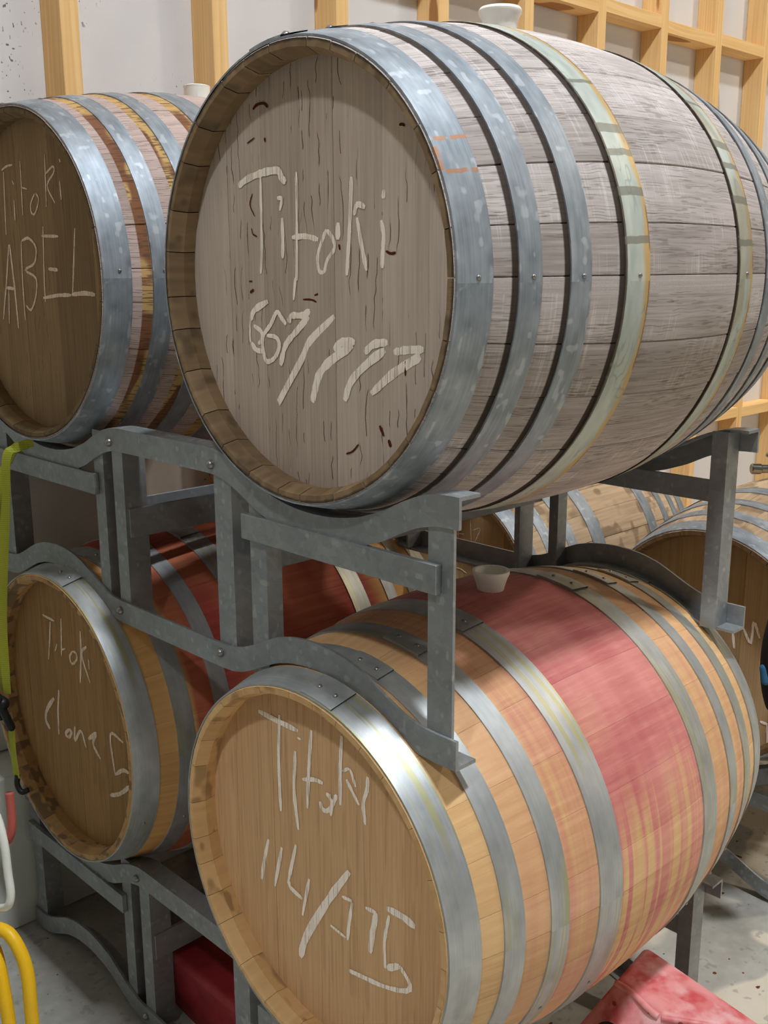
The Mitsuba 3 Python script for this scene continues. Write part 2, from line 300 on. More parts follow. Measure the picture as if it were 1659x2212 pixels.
def noggin_wood(p, n, uv):
    k = dr.floor((p.y-.3847)/.4164)
    return pine(p, p.y*1.0, p.z*1.1+p.x*.9, k+40)
def wall_lining(p, n, uv):
    c = mix(C(206, 206, 207), C(218, 217, 217), fbm(p.y*6, p.z*6, 2.0, 2))
    speck = smoothstep(.87, .90, noise(p.y*200, p.z*150, 5.0))*smoothstep(.50, .62, fbm(p.y*5, p.z*5, 9.0, 2))*(1-smoothstep(.9, 1.1, p.y))
    return mix(c, C(70, 66, 66), .8*speck)
def kerb_paint(p, n, uv):
    return mix(C(192, 196, 190), C(208, 212, 206), fbm(p.y*14, p.z*14, 1.0, 3))
def concrete(p, n, uv):
    big = fbm(p.x*5, p.y*5, 2.0, 3); f = fbm(p.x*45, p.y*45, 5.0, 3)
    c = mix(C(138, 138, 131), C(178, 176, 167), dr.clip(.9*big+.5*(f-.5), 0, 1))
    dry = smoothstep(.49, .53, fbm(p.x*4+2.3, p.y*4+.6, 7.0, 3)+.30*smoothstep(.05, .35, p.x)-.10)
    c = mix(c, C(202, 193, 174), .75*dry)
    pit = smoothstep(.72, .82, fbm(p.x*70, p.y*70, 1.0, 2))
    c = mix(c, C(112, 110, 104), .4*pit)
    return mix(c, C(92, 50, 36), smoothstep(.955, .965, noise(p.x*44, p.y*44, 8.0)))
def chalk_fn(p, n, uv):
    k = noise(uv.x*900, uv.y*34, 3.0)
    return mix(C(246, 236, 224), C(176, 158, 142), .7*smoothstep(.60, .85, k))
def chalk_thin_fn(p, n, uv):
    k = noise(uv.x*900, uv.y*80, 3.0)
    return mix(C(232, 216, 198), C(186, 162, 136), .7*smoothstep(.4, .75, k))
def can_fn(p, n, uv):
    m = fbm(p.x*30, p.y*30, p.z*30, 4)
    c = mix(C(182, 70, 74), C(204, 134, 134), smoothstep(.25, .6, m))
    c = mix(c, C(214, 180, 180), .55*smoothstep(.48, .75, fbm(p.x*34, p.y*34, p.z*34+3, 4)))
    return mix(c, C(112, 20, 28), .8*smoothstep(.86, .9, noise(p.x*60, p.y*60, p.z*60)))
def shaded_can_fn(p, n, uv):
    return mix(C(112, 20, 28), C(146, 40, 46), fbm(p.x*30, p.y*30, p.z*30, 3))  # can red darkened to stand in for the shade under the rack
def web_fn(p, n, uv):
    return mix(C(136, 143, 40), C(168, 172, 60), .5+.5*dr.sin(p.z*2*math.pi/.0045)*.6)

diffuse_proc('mat_stave_grey', weathered_stave, .8)
diffuse_proc('mat_stave_mauve', mauve_stave, .8)
diffuse_proc('mat_stave_wine', wine_stave, .62, .3)
diffuse_proc('mat_stave_red', red_stave, .66, .28)
diffuse_proc('mat_stave_old', old_stave, .8)
diffuse_proc('mat_head_grey', grey_head, .85, .2)
diffuse_proc('mat_head_brown', brown_head, .85, .2)
diffuse_proc('mat_head_oak', oak_head, .7, .25)
diffuse_proc('mat_head_tan', tan_head, .75, .2)
diffuse_proc('mat_head_dim', dim_head, .8, .2)
diffuse_proc('mat_hoop_zinc', hoop_zinc, .54, .5, .6)
diffuse_proc('mat_hoop_rusty', hoop_rusty, .54, .5, .55)
diffuse_proc('mat_hoop_clean', hoop_clean, .47, .5, .7)
diffuse_proc('mat_hoop_painted', hoop_painted, .5, .4, .35)
diffuse_proc('mat_zinc', zinc, .5, .5, .6)
diffuse_proc('mat_stud', stud_wood, .7)
diffuse_proc('mat_noggin', noggin_wood, .7)
diffuse_proc('mat_lining', wall_lining, .7)
diffuse_proc('mat_kerb', kerb_paint, .6)
diffuse_proc('mat_concrete', concrete, .7, .35)
diffuse_proc('mat_chalk', chalk_fn, .95, .1)
diffuse_proc('mat_chalk_thin', chalk_thin_fn, .95, .1)
diffuse_proc('mat_can', can_fn, .5, .4)
diffuse_proc('mat_can_shaded', shaded_can_fn, .5, .4)
diffuse_proc('mat_webbing', web_fn, .7, .3)
plain('mat_stain', (84, 42, 30), .9, .1)
plain('mat_rivet', (150, 150, 148), .35, .5, .9)
plain('mat_bung', (236, 236, 228), .45, .4)
plain('mat_black', (14, 14, 15), .5, .4)
plain('mat_black_hose', (18, 20, 24), .55, .4)
plain('mat_blue', (40, 92, 124), .6, .3)
plain('mat_steel', (170, 168, 162), .22, .5, 1.0)
plain('mat_yellow_hose', (238, 190, 28), .45, .45)
plain('mat_white_pipe', (226, 230, 222), .45, .4)
plain('mat_grip', (170, 84, 74), .55, .35)
plain('mat_white_room', (104, 102, 98), .9, .1)
plain('mat_shade_blocker', (150, 147, 140), .9, .1)
plain('mat_sheet', (186, 178, 168), .5, .3)
plain('mat_dark_tag', (96, 92, 84), .7, .2)

# ------------------------------------------------------------------ the room
def structure(name, m, mat, parent=None, label=None, smooth=False):
    k = add(name, mikit.ply(m, mat, smooth), parent)
    if parent is None: tag(k, label, None, None, 'structure')
    return k
WALL = -1.292          # lining; the studs stand 92 mm proud of it
STUD = -1.20
structure('floor', box(-1.35, 5.0, -5.0, 7.0, FLOOR-.1, FLOOR), 'mat_concrete', label='grey concrete floor with pale dry patches')
structure('ceiling', box(-1.35, 5.0, -5.0, 7.0, CEIL, CEIL+.1), 'mat_white_room', label='plain grey ceiling above the barrels')
wl = structure('wall_left', box(WALL-.05, WALL, -5.0, 7.0, FLOOR, CEIL), 'mat_lining', label='white lined wall with bare timber framing behind the barrels')
structure('wall_shade_blocker', box(-1.2, .50, -1.55, -1.40, FLOOR, CEIL), 'mat_shade_blocker', label='unseen wall added left of the viewer to shade the left barrel heads')  # added out of view to keep the front lamp off the left heads
structure('wall_right', box(5.0, 5.1, -5.0, 7.0, FLOOR, CEIL), 'mat_white_room', label='plain grey wall to the right')
structure('wall_back', box(-1.35, 5.0, 7.0, 7.1, FLOOR, CEIL), 'mat_white_room', label='plain grey end wall')
structure('wall_front', box(-1.35, 5.0, -5.1, -5.0, FLOOR, CEIL), 'mat_white_room', label='plain grey wall behind the viewer')
add('concrete_upstand', mikit.ply(box(WALL+.0005, -1.060, -5.0, 1.15, FLOOR, -1.12, .004), 'mat_kerb'), wl)
STUDS = [.3847+.4164*k for k in range(-4, 14)]
for y in STUDS:
    add('stud', mikit.ply(box(WALL+.0005, STUD, y-.0465, y, -1.125 if y < 1.2 else FLOOR, CEIL, .0015), 'mat_stud'), wl)
for z0 in (-.669, .8986, 2.2):
    for a, b in zip(STUDS[:-1], STUDS[1:]):
        if z0 < 0 and b < 1.6: continue
        dz = rng.uniform(-.006, .006)
        add('noggin', mikit.ply(box(WALL+.0005, STUD-.001, a+.0005, b-.047, z0+dz, z0+.0465+dz, .0015), 'mat_noggin'), wl)

add('lower_board', mikit.ply(box(STUD+.0005, STUD+.013, -5.0, STUDS[4]-.023, -1.115, .12, .002), 'mat_kerb'), wl)
# lamps: round high bays under the ceiling, outside the frame
for n, ((x, y, z), r, L) in enumerate(LAMPS):
    k = numbered('high_bay_light')
    scene[k+'__housing'] = mikit.ply(xf(lathe([(0, .155), (.03, .155), (.04, .10), (r*.8, .07), (r+.02, .03), (r+.022, -.004), (r+.006, -.004), (r+.006, .002), (0, .002)], 40), shift(x, y, z)), 'mat_black', 35)
    if z < CEIL-.2: scene[k+'__rod'] = mikit.ply(box(x-.012, x+.012, y-.012, y+.012, z+.15, CEIL-.0005), 'mat_black')
    g = np.arange(40)*2*math.pi/40
    d = trimesh.Trimesh([(x, y, z)]+[(x+r*math.cos(q), y+r*math.sin(q), z) for q in g], [(0, (i+1) % 40+1, i+1) for i in range(40)], process=False)
    scene[k+'__glass'] = {**mikit.ply(d, 'mat_white_room'), 'emitter': {'type': 'area', 'radiance': {'type': 'rgb', 'value': list(L)}}}
    tag(k, ('round high bay light above the front of the racks', 'round high bay light further along the ceiling', 'round high bay light behind the viewer')[n], 'ceiling light')
y0, y1, z0, z1, L = ADDED_WINDOW
wn = structure('added_window_1', cat_mesh([box(4.95, 5.0, y0-.06, y0, z0-.06, z1+.06), box(4.95, 5.0, y1, y1+.06, z0-.06, z1+.06), box(4.95, 5.0, y0, y1, z0-.06, z0), box(4.95, 5.0, y0, y1, z1, z1+.06)]), 'mat_white_room', label='unseen frosted window added in the right wall for low warm light')
g = trimesh.Trimesh([(4.985, y0, z0), (4.985, y1, z0), (4.985, y1, z1), (4.985, y0, z1)], [(0, 2, 1), (0, 3, 2)], process=False)
scene[wn+'__pane'] = {**mikit.ply(g, 'mat_white_room'), 'emitter': {'type': 'area', 'radiance': {'type': 'rgb', 'value': list(L)}}}

# ------------------------------------------------------------------ barrels
class Barrel:
    def __init__(s, key, pos, yaw, r0, rb, staves, head, hoops, seed, label, group=None, chalk=None, chalk_mat='mat_chalk', nst=29, head_y=.045, turn=0., L=LEN, cut=None, detail=True, boards=7, widen=1.0, seam=(.0007, .0014), endgap=.0022):
        s.seam, s.endgap = seam, endgap
        s.key, s.r0, s.rb, s.L = key, r0, rb, L
        s.M = shift(*pos) @ rot((0, 0, 1), yaw)
        s.rng = random.Random(seed); s.detail = detail
        tag(key, label, 'barrel', group)
        s.staves(staves, nst, turn); s.head(head, head_y, boards); s.hoops(hoops)
        if chalk: s.marks('chalk_stroke', CHALK[chalk], chalk_mat, head_y, widen)
    def r(s, y): return s.rb-(s.rb-s.r0)*((y-s.L/2)/(s.L/2))**2
    def put(s, name, v, f, mat, uv=None, smooth=True):
        v = np.asarray(v, float) @ s.M[:3, :3].T + s.M[:3, 3]
        return add(name, mikit.ply((v, np.asarray(f)), mat, smooth, uv=uv), s.key)
    def staves(s, mat, n, turn):
        w = np.array([s.rng.uniform(.72, 1.28) for _ in range(n)]); w = np.cumsum(w)/w.sum()*2*math.pi
        edges = np.concatenate([[0], w])+turn
        ys = s.L*np.concatenate([[0, .004, .012], np.linspace(.03, .97, 22 if s.detail else 12), [.988, .996, 1]])
        ch = np.interp(ys, [0, .003, s.L-.003, s.L], [.0025, 0, 0, .0025])
        R = s.r(ys)-ch
        for k in range(n):
            a0, a1 = edges[k]+s.seam[0], edges[k+1]-s.seam[0]; dr_ = s.seam[1]
            bev = .0035
            A = np.array([a0, a0+bev, *np.linspace(a0, a1, 5)[1:-1], a1-bev, a1]); drop = np.array([dr_, 0, 0, 0, 0, 0, dr_])
            proud = s.rng.uniform(-.0006, .0006)*dr_/.0014
            V, F, UV = [], [], []
            def grid(P, uv):
                b = len(V_all := V); ny, na = P.shape[:2]
                V.extend(P.reshape(-1, 3)); UV.extend(uv.reshape(-1, 2))
                for i in range(ny-1):
                    for j in range(na-1):
                        q = b+i*na+j
                        F.append((q, q+1, q+na+1)); F.append((q, q+na+1, q+na))
            def pt(rr, aa, yy): return np.stack([rr*np.cos(aa), yy+0*aa, rr*np.sin(aa)], -1)
            Y, AA = np.meshgrid(ys, A, indexing='ij')
            RR = (R[:, None]-drop[None]+proud)
            U = 10*k+(AA-A[0])*.36+.5
            U = 10*k+AA % (2*math.pi)*.36+.2
            grid(pt(RR, AA, Y), np.stack([U, Y], -1))                       # outside
            Ain = np.array([edges[k]+s.endgap, (a0+a1)/2, edges[k+1]-s.endgap])
            for flip in (0, 1):                                             # the two ends with their chime bevel
                yy = np.array([0, .0, .022, .040, .07]); rr = np.array([R[0]+proud, s.r(0)-.012, s.r(.02)-.025, s.r(.04)-.027, s.r(.06)-.027])
                if flip: yy = s.L-yy
                Y2, A2 = np.meshgrid(yy, Ain, indexing='ij'); R2 = np.broadcast_to(rr[:, None], Y2.shape).copy()
                for q in range(4):
                    uv = np.stack([10*k+A2 % (2*math.pi)*.36+.2, 5+np.abs(np.array([0, .012, .034, .054, .084])[:, None]+0*A2)], -1)
                    grid(pt(R2[q:q+2], A2[q:q+2], Y2[q:q+2]), uv[q:q+2])
            for aa in (a0, a1):                                             # the joints
                yy = ys; P = np.stack([pt(s.r(yy)-dr_-ch+proud, np.full_like(yy, aa), yy), pt(s.r(yy)-.012, np.full_like(yy, aa), yy)], 1)
                grid(P, np.stack([np.full((len(yy), 2), 10*k+.2), np.stack([yy, yy], 1)], -1))
            s.put('stave', V, F, mat, np.array(UV), True)
    def head(s, mat, hy, boards):
        for side, y0, back in ((0, hy, 0), (1, s.L-hy, 1)):
            rad = s.r(hy)-.0265
            ws = np.array([s.rng.uniform(.75, 1.3) for _ in range(boards)]); e = np.concatenate([[0], np.cumsum(ws)/ws.sum()])*2*rad-rad
            for k in range(boards):
                c = SPoint(0, 0).buffer(rad, 48).intersection(sbox(e[k]+.00025, -1, e[k+1]-.00025, 1))
                m = trimesh.creation.extrude_polygon(c, .018, engine='earcut')
                v = m.vertices[:, [0, 2, 1]].copy(); d = s.rng.uniform(-.0005, .0005)
                v[:, 1] = (y0+d+v[:, 1]) if not back else (y0+d-v[:, 1])
                f = m.faces[:, ::-1] if not back else m.faces
                v2, f2 = v[f].reshape(-1, 3), np.arange(3*len(f)).reshape(-1, 3)
                s.put('head_board', v2, f2, mat, np.stack([v2[:, 0]+10*k+5, v2[:, 2]], 1), False)
    def ring(s, y0, y1, th, mat, k, a0=0., a1=2*math.pi, lift=.0004, name='hoop'):
        n = max(6, int(96*(a1-a0)/(2*math.pi))); A = np.linspace(a0, a1, n+1)
        ys = np.linspace(y0, y1, 4); r = s.r(ys)+lift
        prof = [[(ys[0], r[0]-.001), (ys[0], r[0]+th)], [(y, q+th) for y, q in zip(ys, r)], [(ys[-1], r[-1]+th), (ys[-1], r[-1]-.001)]]
        V, F, UV = [], [], []
        for seg in prof:
            b = len(V); m = len(seg)
            for a in A:
                for (y, q) in seg:
                    V.append((q*math.cos(a), y, q*math.sin(a))); UV.append((10*k+a*.35, y-y0))
            for i in range(n):
                for j in range(m-1):
                    q = b+i*m+j
                    F.append((q, q+m+1, q+1)); F.append((q, q+m, q+m+1))
        return s.put(name, V, F, mat, np.array(UV), True)
    def knob(s, y, a, rad, h, parent, mat='mat_rivet'):
        m = trimesh.creation.icosphere(1, 1.0); m.apply_scale((rad, rad, h))
        rr = s.r(y)+.0022
        R = np.eye(4); n = np.array([math.cos(a), 0, math.sin(a)]); t = np.cross(n, [0, 1, 0]); R[:3, 0], R[:3, 1], R[:3, 2] = t, (0, 1, 0), n
        R[:3, 3] = n*rr+np.array([0, y, 0]); m = xf(xf(m, R), s.M)
        add('rivet', mikit.ply(m, mat, True), parent)
    def hoops(s, kinds):
        for k, (y0, y1) in enumerate(HOOPS):
            y0, y1 = y0*s.L/LEN, y1*s.L/LEN
            kind = kinds[k] if isinstance(kinds, (list, tuple)) else kinds
            h = s.ring(y0, y1, .0019, kind, k)
            if not s.detail: continue
            ym = (y0+y1)/2; lap = math.pi/2+s.lap
            # the lap where the band is riveted to itself, its end standing a little proud
            lapk = s.ring(y0+.001, y1-.001, .0019, kind, k+20, lap-.12, lap+.10, .0030, 'hoop__lap' if False else 'hoop_lap')
            for da in (-.065, .045): s.knob(ym, lap+da, .0070*s.rv, .0078*s.rv, h)
            s.knob(ym+.004, s.nail, .0034, .0026, h)
    lap, nail, rv = .12, .02, 1.0
    def marks(s, name, strokes, mat, hy, widen=1.0):
        for st in strokes:
            V, F, UV = [], [], []
            w = st[0]*1e-4/2*widen; P = np.array(st[1:], float)*1e-3
            if len(P) > 2: P = catmull(P, 4)
            else: P = np.array([P[0]+(P[1]-P[0])*t for t in np.linspace(0, 1, 5)])
            t = np.gradient(P, axis=0); t /= np.linalg.norm(t, axis=1, keepdims=True)+1e-9; nn = np.stack([-t[:, 1], t[:, 0]], 1)
            ww = w*np.array([.6]+[1+s.rng.uniform(-.16, .16) for _ in range(len(P)-2)]+[.55])
            L_, R_ = P+nn*ww[:, None], P-nn*ww[:, None]
            for i in range(len(P)):
                for q, dy in ((L_[i], 0), (P[i], -.0003), (R_[i], 0)):
                    V.append((q[0], hy-.0008+dy, q[1])); UV.append(q)
            for i in range(len(P)-1):
                for j in range(2):
                    q = 3*i+j
                    F.append((q, q+1, q+4)); F.append((q, q+4, q+3))
            s.put(name, V, F, mat, np.array(UV), False)

Barrel.lap, Barrel.nail = .14, .02
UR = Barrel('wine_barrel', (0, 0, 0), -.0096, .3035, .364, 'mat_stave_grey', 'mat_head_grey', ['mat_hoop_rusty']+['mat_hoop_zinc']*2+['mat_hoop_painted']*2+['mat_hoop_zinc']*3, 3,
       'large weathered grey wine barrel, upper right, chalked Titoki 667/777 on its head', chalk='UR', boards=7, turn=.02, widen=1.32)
UR.marks('stain', CHALK['stain'], 'mat_stain', .045)
Barrel.lap, Barrel.nail = .22, .04
UL = Barrel('wine_barrel_001', (-.7957, -.0056, .002), .0215, .304, .359, 'mat_stave_mauve', 'mat_head_brown', 'mat_hoop_zinc', 5,
       'upper left wine barrel with brown head chalked Titoki ABEL and rusty bands', chalk='UL', chalk_mat='mat_chalk_thin', widen=1.15, boards=5, turn=.05)
Barrel.lap, Barrel.nail, Barrel.rv = -.12, -.45, .68
LL = Barrel('wine_barrel_002', (-.7688, -.0121, -.8755), -.0096, .2995, .364, 'mat_stave_red', 'mat_head_tan', 'mat_hoop_clean', 8,
       'lower left red stained wine barrel with oak head chalked Titoki Clone 5', chalk='LL', chalk_mat='mat_chalk_thin', widen=1.5, boards=6, seam=(.0003, .0005), endgap=.001, turn=.03)
LR = Barrel('wine_barrel_003', (.0241, -.0225, -.8783), -.0031, .2995, .3645, 'mat_stave_wine', 'mat_head_oak', 'mat_hoop_clean', 13,
       'lower right tan wine barrel with red stained middle, head chalked Titoki 114/115', chalk='LR', widen=1.42, boards=6, seam=(.0003, .0005), endgap=.001, turn=.00)
Barrel.lap = .9
B1 = Barrel('wine_barrel_004', (-.835, 1.262, -.886), 0, .289, .349, 'mat_stave_old', 'mat_head_dim', 'mat_hoop_zinc', 21,
       'blotchy brown wine barrel in the back row, seen beneath the big grey barrel', chalk='B1', chalk_mat='mat_chalk_thin', detail=False, boards=6)
B2 = Barrel('wine_barrel_005', (-.063, 1.32, -.886), 0, .289, .349, 'mat_stave_old', 'mat_head_dim', 'mat_hoop_zinc', 22,
       'back row wine barrel at the right edge with shaded brown head chalked W', chalk='B2', detail=False, boards=6)

# ------------------------------------------------------------------ bungs
def bung(prof, M, label):
    k = numbered('barrel_bung'); scene[k] = mikit.ply(xf(lathe(prof), M), 'mat_bung', 35)
    tag(k, label, 'bung')
tall = [(0, -.004), (.024, -.004), (.026, .004), (.0275, .022), (.033, .031), (.0335, .036), (.031, .040), (.010, .041), (0, .041)]
flat = [(0, -.004), (.026, -.004), (.027, .020), (.028, .024), (.025, .026), (0, .026)]
cup = [(0, -.004), (.022, -.004), (.0235, .004), (.0285, .020), (.032, .028), (.0315, .033), (.027, .033), (.022, .014), (0, .012)]
bung(tall, UR.M @ shift(0, .427, UR.rb), 'white plastic bung on top of the large grey barrel')
bung(flat, UL.M @ shift(.004, .427, UL.rb), 'off-white bung on top of the upper left barrel, half hidden by the grey barrel')
bung(cup, LR.M @ shift(.004, .425, LR.rb), 'translucent white cup bung on the red stained lower right barrel')

# ------------------------------------------------------------------ galvanised racks
XB = [-.787, .008]                     # where the two cradles sit
XL, XR = -1.045, .285
def dip(x, table):
    d = min(abs(x-b) for b in XB)
    return np.interp(d, *table)
CRADLE = ([0, .03, .06, .095, .14, .178, .205, .235, .26], [-.325, -.324, -.3205, -.3135, -.2975, -.2785, -.267, -.2595, -.258])
CREST = ([0, .03, .06, .095, .13, .16, .185, .21, .24], [-.521, -.5225, -.5265, -.536, -.552, -.5665, -.5765, -.582, -.584])
def angle_rail(table, y_out, inward, flange_top, x0=None, x1=None, h=.042, fl=.040, t=.005):
    xs = np.linspace(XL, XR, 121); zt = np.array([dip(x, table) for x in xs])
    if flange_top: prof = [(0, 0), (fl, 0), (fl, -t), (t, -t), (t, -h), (0, -h)]
    else: prof = [(0, 0), (t, 0), (t, -h+t), (fl, -h+t), (fl, -h), (0, -h)]
    V, F = [], []; m = len(prof)
    for x, z in zip(xs, zt):
        for (dy, dz) in prof: V.append((x, y_out+inward*dy, z+dz))
    for i in range(len(xs)-1):
        for j in range(m):
            q, k = i*m+j, i*m+(j+1) % m
            F += [(q, k, k+m), (q, k+m, q+m)]
    for base, sgn in ((0, 1), ((len(xs)-1)*m, -1)):
        cap = [(0, 1, 2), (0, 2, 3), (0, 3, 4), (0, 4, 5)] if flange_top else [(0, 1, 2), (0, 2, 5), (2, 3, 5), (3, 4, 5)]
        for a, b, c in cap: F.append((base+a, base+b, base+c) if sgn > 0 else (base+a, base+c, base+b))
    m = trimesh.Trimesh(V, F, process=False)
    m.fix_normals() if False else None
    return m
def post(x0, x1, y_face, inward, leg_at, z0, z1, t=.005, leg=.042):
    """an angle-iron post: a face across x and a leg running back from one of its edges"""
    a = box(x0, x1, min(y_face, y_face+inward*t), max(y_face, y_face+inward*t), z0, z1)
    lx = (x0, x0+t) if leg_at == 'l' else (x1-t, x1)
    b = box(*lx, min(y_face+inward*t, y_face+inward*leg), max(y_face+inward*t, y_face+inward*leg), z0, z1)
    return cat_mesh([a, b])
YF, YR = .030, .818
def rack(key, dx, dy, dz, label):
    tag(key, label, 'barrel rack', 'galvanised barrel racks' if False else None)
    M = shift(dx, dy, dz)
    def part(name, m, mat='mat_zinc', smooth=28): return add(name, mikit.ply(xf(m, M), mat, smooth), key)
    for y, s in ((YF, 1), (YR, -1)):
        part('cradle_rail', angle_rail(CRADLE, y, s, True)); part('base_rail', angle_rail(CREST, y, s, False))
        top, bot = -.300, -.588
        yi = y+s*.0055
        if s > 0: ends = [(.228, .272, 'l'), (-1.035, -.991, 'r')]
        else: ends = []
        for x0, x1, l in ends: part('post', post(x0, x1, yi, s, l, bot-.03, top+.03))
        if s < 0:
            for x in (.222, -1.010):     # rear end posts turn their corner to the front
                c = .030 if x > 0 else -.030
                xa, xb = min(x, x+c), max(x, x+c)
                part('post', cat_mesh([box(xa, xb, YR-.048, YR-.043, -.624, -.2635), box(xb-.005 if x > 0 else xa, xb if x > 0 else xa+.005, YR-.043, YR-.006, -.624, -.2635)]))
        for x0, x1, l in ((-.559, -.523, 'r'), (-.243, -.197, 'r')): part('post', post(x0, x1, yi, s, l, bot-.03, top+.03, leg=.046))
        for x0, x1, l in ((-.626, -.592, 'r'), (-.152, -.112, 'r')): part('post', post(x0, x1, yi, s, l, bot-.03, top+.03, leg=.030))
        yb = y-s*.0055 if s > 0 else y-.012
        for x0, x1 in ((-.160, .252), (-1.030, -.611)):
            if s > 0: part('brace', box(x0, x1, yb, yb+.0055+.005, -.3905, -.3505, .0008), smooth=False)
            else: part('brace', box(x0+.01, x1-.02, YR-.042, YR-.036, -.392, -.352, .0008), smooth=False)
    for x, TZ0, TZ1 in ((-.525, -.461, -.406), (-.145, -.446, -.396)):     # channels for the forks, front to back
        part('tie_bar', box(x, x+.005, YF+.012, YR-.052, TZ0, TZ1, .0008), smooth=False)
        part('tie_bar', box(x-.075, x-.070, YF+.052, YR-.052, TZ0, TZ1, .0008), smooth=False)
    for bx, bz in ((-.555, -.286), (-.240, -.285), (-.552, -.603), (-.234, -.600)):
        part('bolt', xf(ball_hull([(0, 0, 0)], .008, 1), shift(bx, YF-.001, bz)), 'mat_rivet', True)
rack('barrel_rack', 0, 0, 0, 'galvanised steel rack that carries the two upper barrels and stands on the lower ones')
rack('barrel_rack_001', -.002, 0, -.880, 'galvanised steel rack on the floor under the two lower barrels')
rack('barrel_rack_002', -.068, 1.325, -.880, 'galvanised steel rack on the floor under the back row of barrels')

# ------------------------------------------------------------------ things about the floor and the edges of the view
tag('jerry_can', 'faded red plastic jerry can on the floor by the lower right barrel', 'jerry can')
A_, B_, C_, D_ = (.300, .452, -1.168), (.385, .436, -1.170), (.512, .512, -1.176), (.285, .548, -1.172)
low = [(.262, .392, -1.250), (.355, .362, -1.262), (.545, .492, -1.240), (.300, .565, -1.25)]
foot = [(.262, .390, FLOOR+.014), (.355, .360, FLOOR+.014), (.548, .488, FLOOR+.014), (.310, .575, FLOOR+.014)]
scene['jerry_can__body'] = mikit.ply(ball_hull([A_, B_, C_, D_]+low+foot, .013, 2), 'mat_can', 40)
tag('jerry_can_001', 'red plastic can under the lower left barrel rack, its colour darkened for shade', 'jerry can')
scene['jerry_can_001__body'] = mikit.ply(ball_hull([(-.585, .125, -1.378), (-.545, .103, -1.376), (-.2, .098, -1.376), (-.2, .30, -1.376), (-.56, .30, -1.378), (-.57, .12, FLOOR+.016), (-.2, .10, FLOOR+.016), (-.2, .30, FLOOR+.016), (-.57, .30, FLOOR+.016)], .015, 2), 'mat_can_shaded', 40)
scene['jerry_can_001__cap'] = mikit.ply(xf(lathe([(0, 0), (.024, 0), (.026, .006), (.026, .022), (.022, .026), (0, .026)], 24), shift(-.586, .22, -1.43) @ rot((0, 1, 0), -math.pi/2)), 'mat_black', 35)
tag('timber_batten', 'short pale timber batten lying on the red jerry can under the rack', 'timber')
scene['timber_batten'] = mikit.ply(box(-.60, -.22, .172, .200, -1.3605, -1.3425, .002), 'mat_noggin')
def off(p, d): return tuple(np.array(p)+np.array(d))
scene['jerry_can__rib'] = mikit.ply(tube(catmull([off(A_, (-.010, -.012, .006)), off(A_, (.02, -.014, .006)), off(B_, (-.02, -.012, .006)), off(B_, (-.002, -.013, .004))]), .0055), 'mat_can', True)
scene['jerry_can__rib_001'] = mikit.ply(tube(catmull([off(B_, (.002, -.012, .004)), off(B_, (.05, .018, .004)), off(C_, (-.02, -.016, .006)), off(C_, (.0, -.008, .004))]), .0055), 'mat_can', True)
scene['jerry_can__spout'] = mikit.ply(xf(lathe([(0, 0), (.024, 0), (.026, .006), (.026, .020), (.022, .024), (0, .024)], 24), shift(.315, .392, -1.235) @ rot((1, 0, 0), .75)), 'mat_black', 35)

tag('ratchet_strap', 'yellow ratchet strap hanging down in front of the lower left barrel', 'strap')
def ribbon(P, w, th, wd):
    """a flat strap through P, its width along wd"""
    P = catmull(P, 8); wd = np.asarray(wd, float); out = []
    t = np.gradient(P, axis=0); t /= np.linalg.norm(t, axis=1, keepdims=True)
    W = np.broadcast_to(wd, P.shape) if wd.ndim == 1 else np.array([np.interp(np.linspace(0, 1, len(P)), np.linspace(0, 1, len(wd)), wd[:, i]) for i in range(3)]).T
    W = W-t*(W*t).sum(1, keepdims=True); W = W/np.linalg.norm(W, axis=1, keepdims=True); N = np.cross(t, W)
    V = np.concatenate([P+W*w/2+N*th/2, P-W*w/2+N*th/2, P-W*w/2-N*th/2, P+W*w/2-N*th/2]); n = len(P); F = []
    for i in range(n-1):
        for j in range(4):
            a, b = j*n+i, ((j+1) % 4)*n+i
            F += [(a, b, b+1), (a, b+1, a+1)]
    F += [(0, 2*n, n), (0, 3*n, 2*n), (n-1, 2*n-1, 3*n-1), (n-1, 3*n-1, 4*n-1)]
    return trimesh.Trimesh(V, F, process=False)
scene['ratchet_strap__webbing'] = mikit.ply(ribbon([(-.835, .020, -.318), (-.846, -.012, -.326), (-.852, -.030, -.345), (-.869, -.031, -.432), (-.902, -.032, -.554), (-.935, -.034, -.713), (-.942, -.034, -.868)], .019, .0016, [(.2, 1, 0), (.5, 1, 0), (.9, .6, 0), (1, .5, 0), (.35, 1, 0), (.2, 1, 0), (1, .4, 0)]), 'mat_webbing', 40)
scene['ratchet_strap__webbing_001'] = mikit.ply(ribbon([(-.915, .014, -.345), (-.914, -.02, -.40), (-.925, -.024, -.48), (-.942, -.03, -.62), (-.95, -.033, -.76), (-.953, -.034, -.868)], .022, .0016, [(1, .2, 0), (.8, .6, 0), (.6, 1, 0), (.7, 1, 0), (1, .2, 0)]), 'mat_webbing', 40)
scene['ratchet_strap__webbing_002'] = mikit.ply(ribbon([(-.936, -.034, -.935), (-.940, -.034, -1.0), (-.938, -.032, -1.065)], .020, .0016, (1, .2, 0)), 'mat_webbing', 40)
scene['ratchet_strap__webbing_003'] = mikit.ply(ribbon([(-1.07, .046, -.326), (-1.0, .050, -.343), (-.94, .050, -.352), (-.89, .052, -.374)], .052, .0020, (0, .2, 1)), 'mat_webbing', 40)
rx, ry, rz = -.948, -.040, -.895
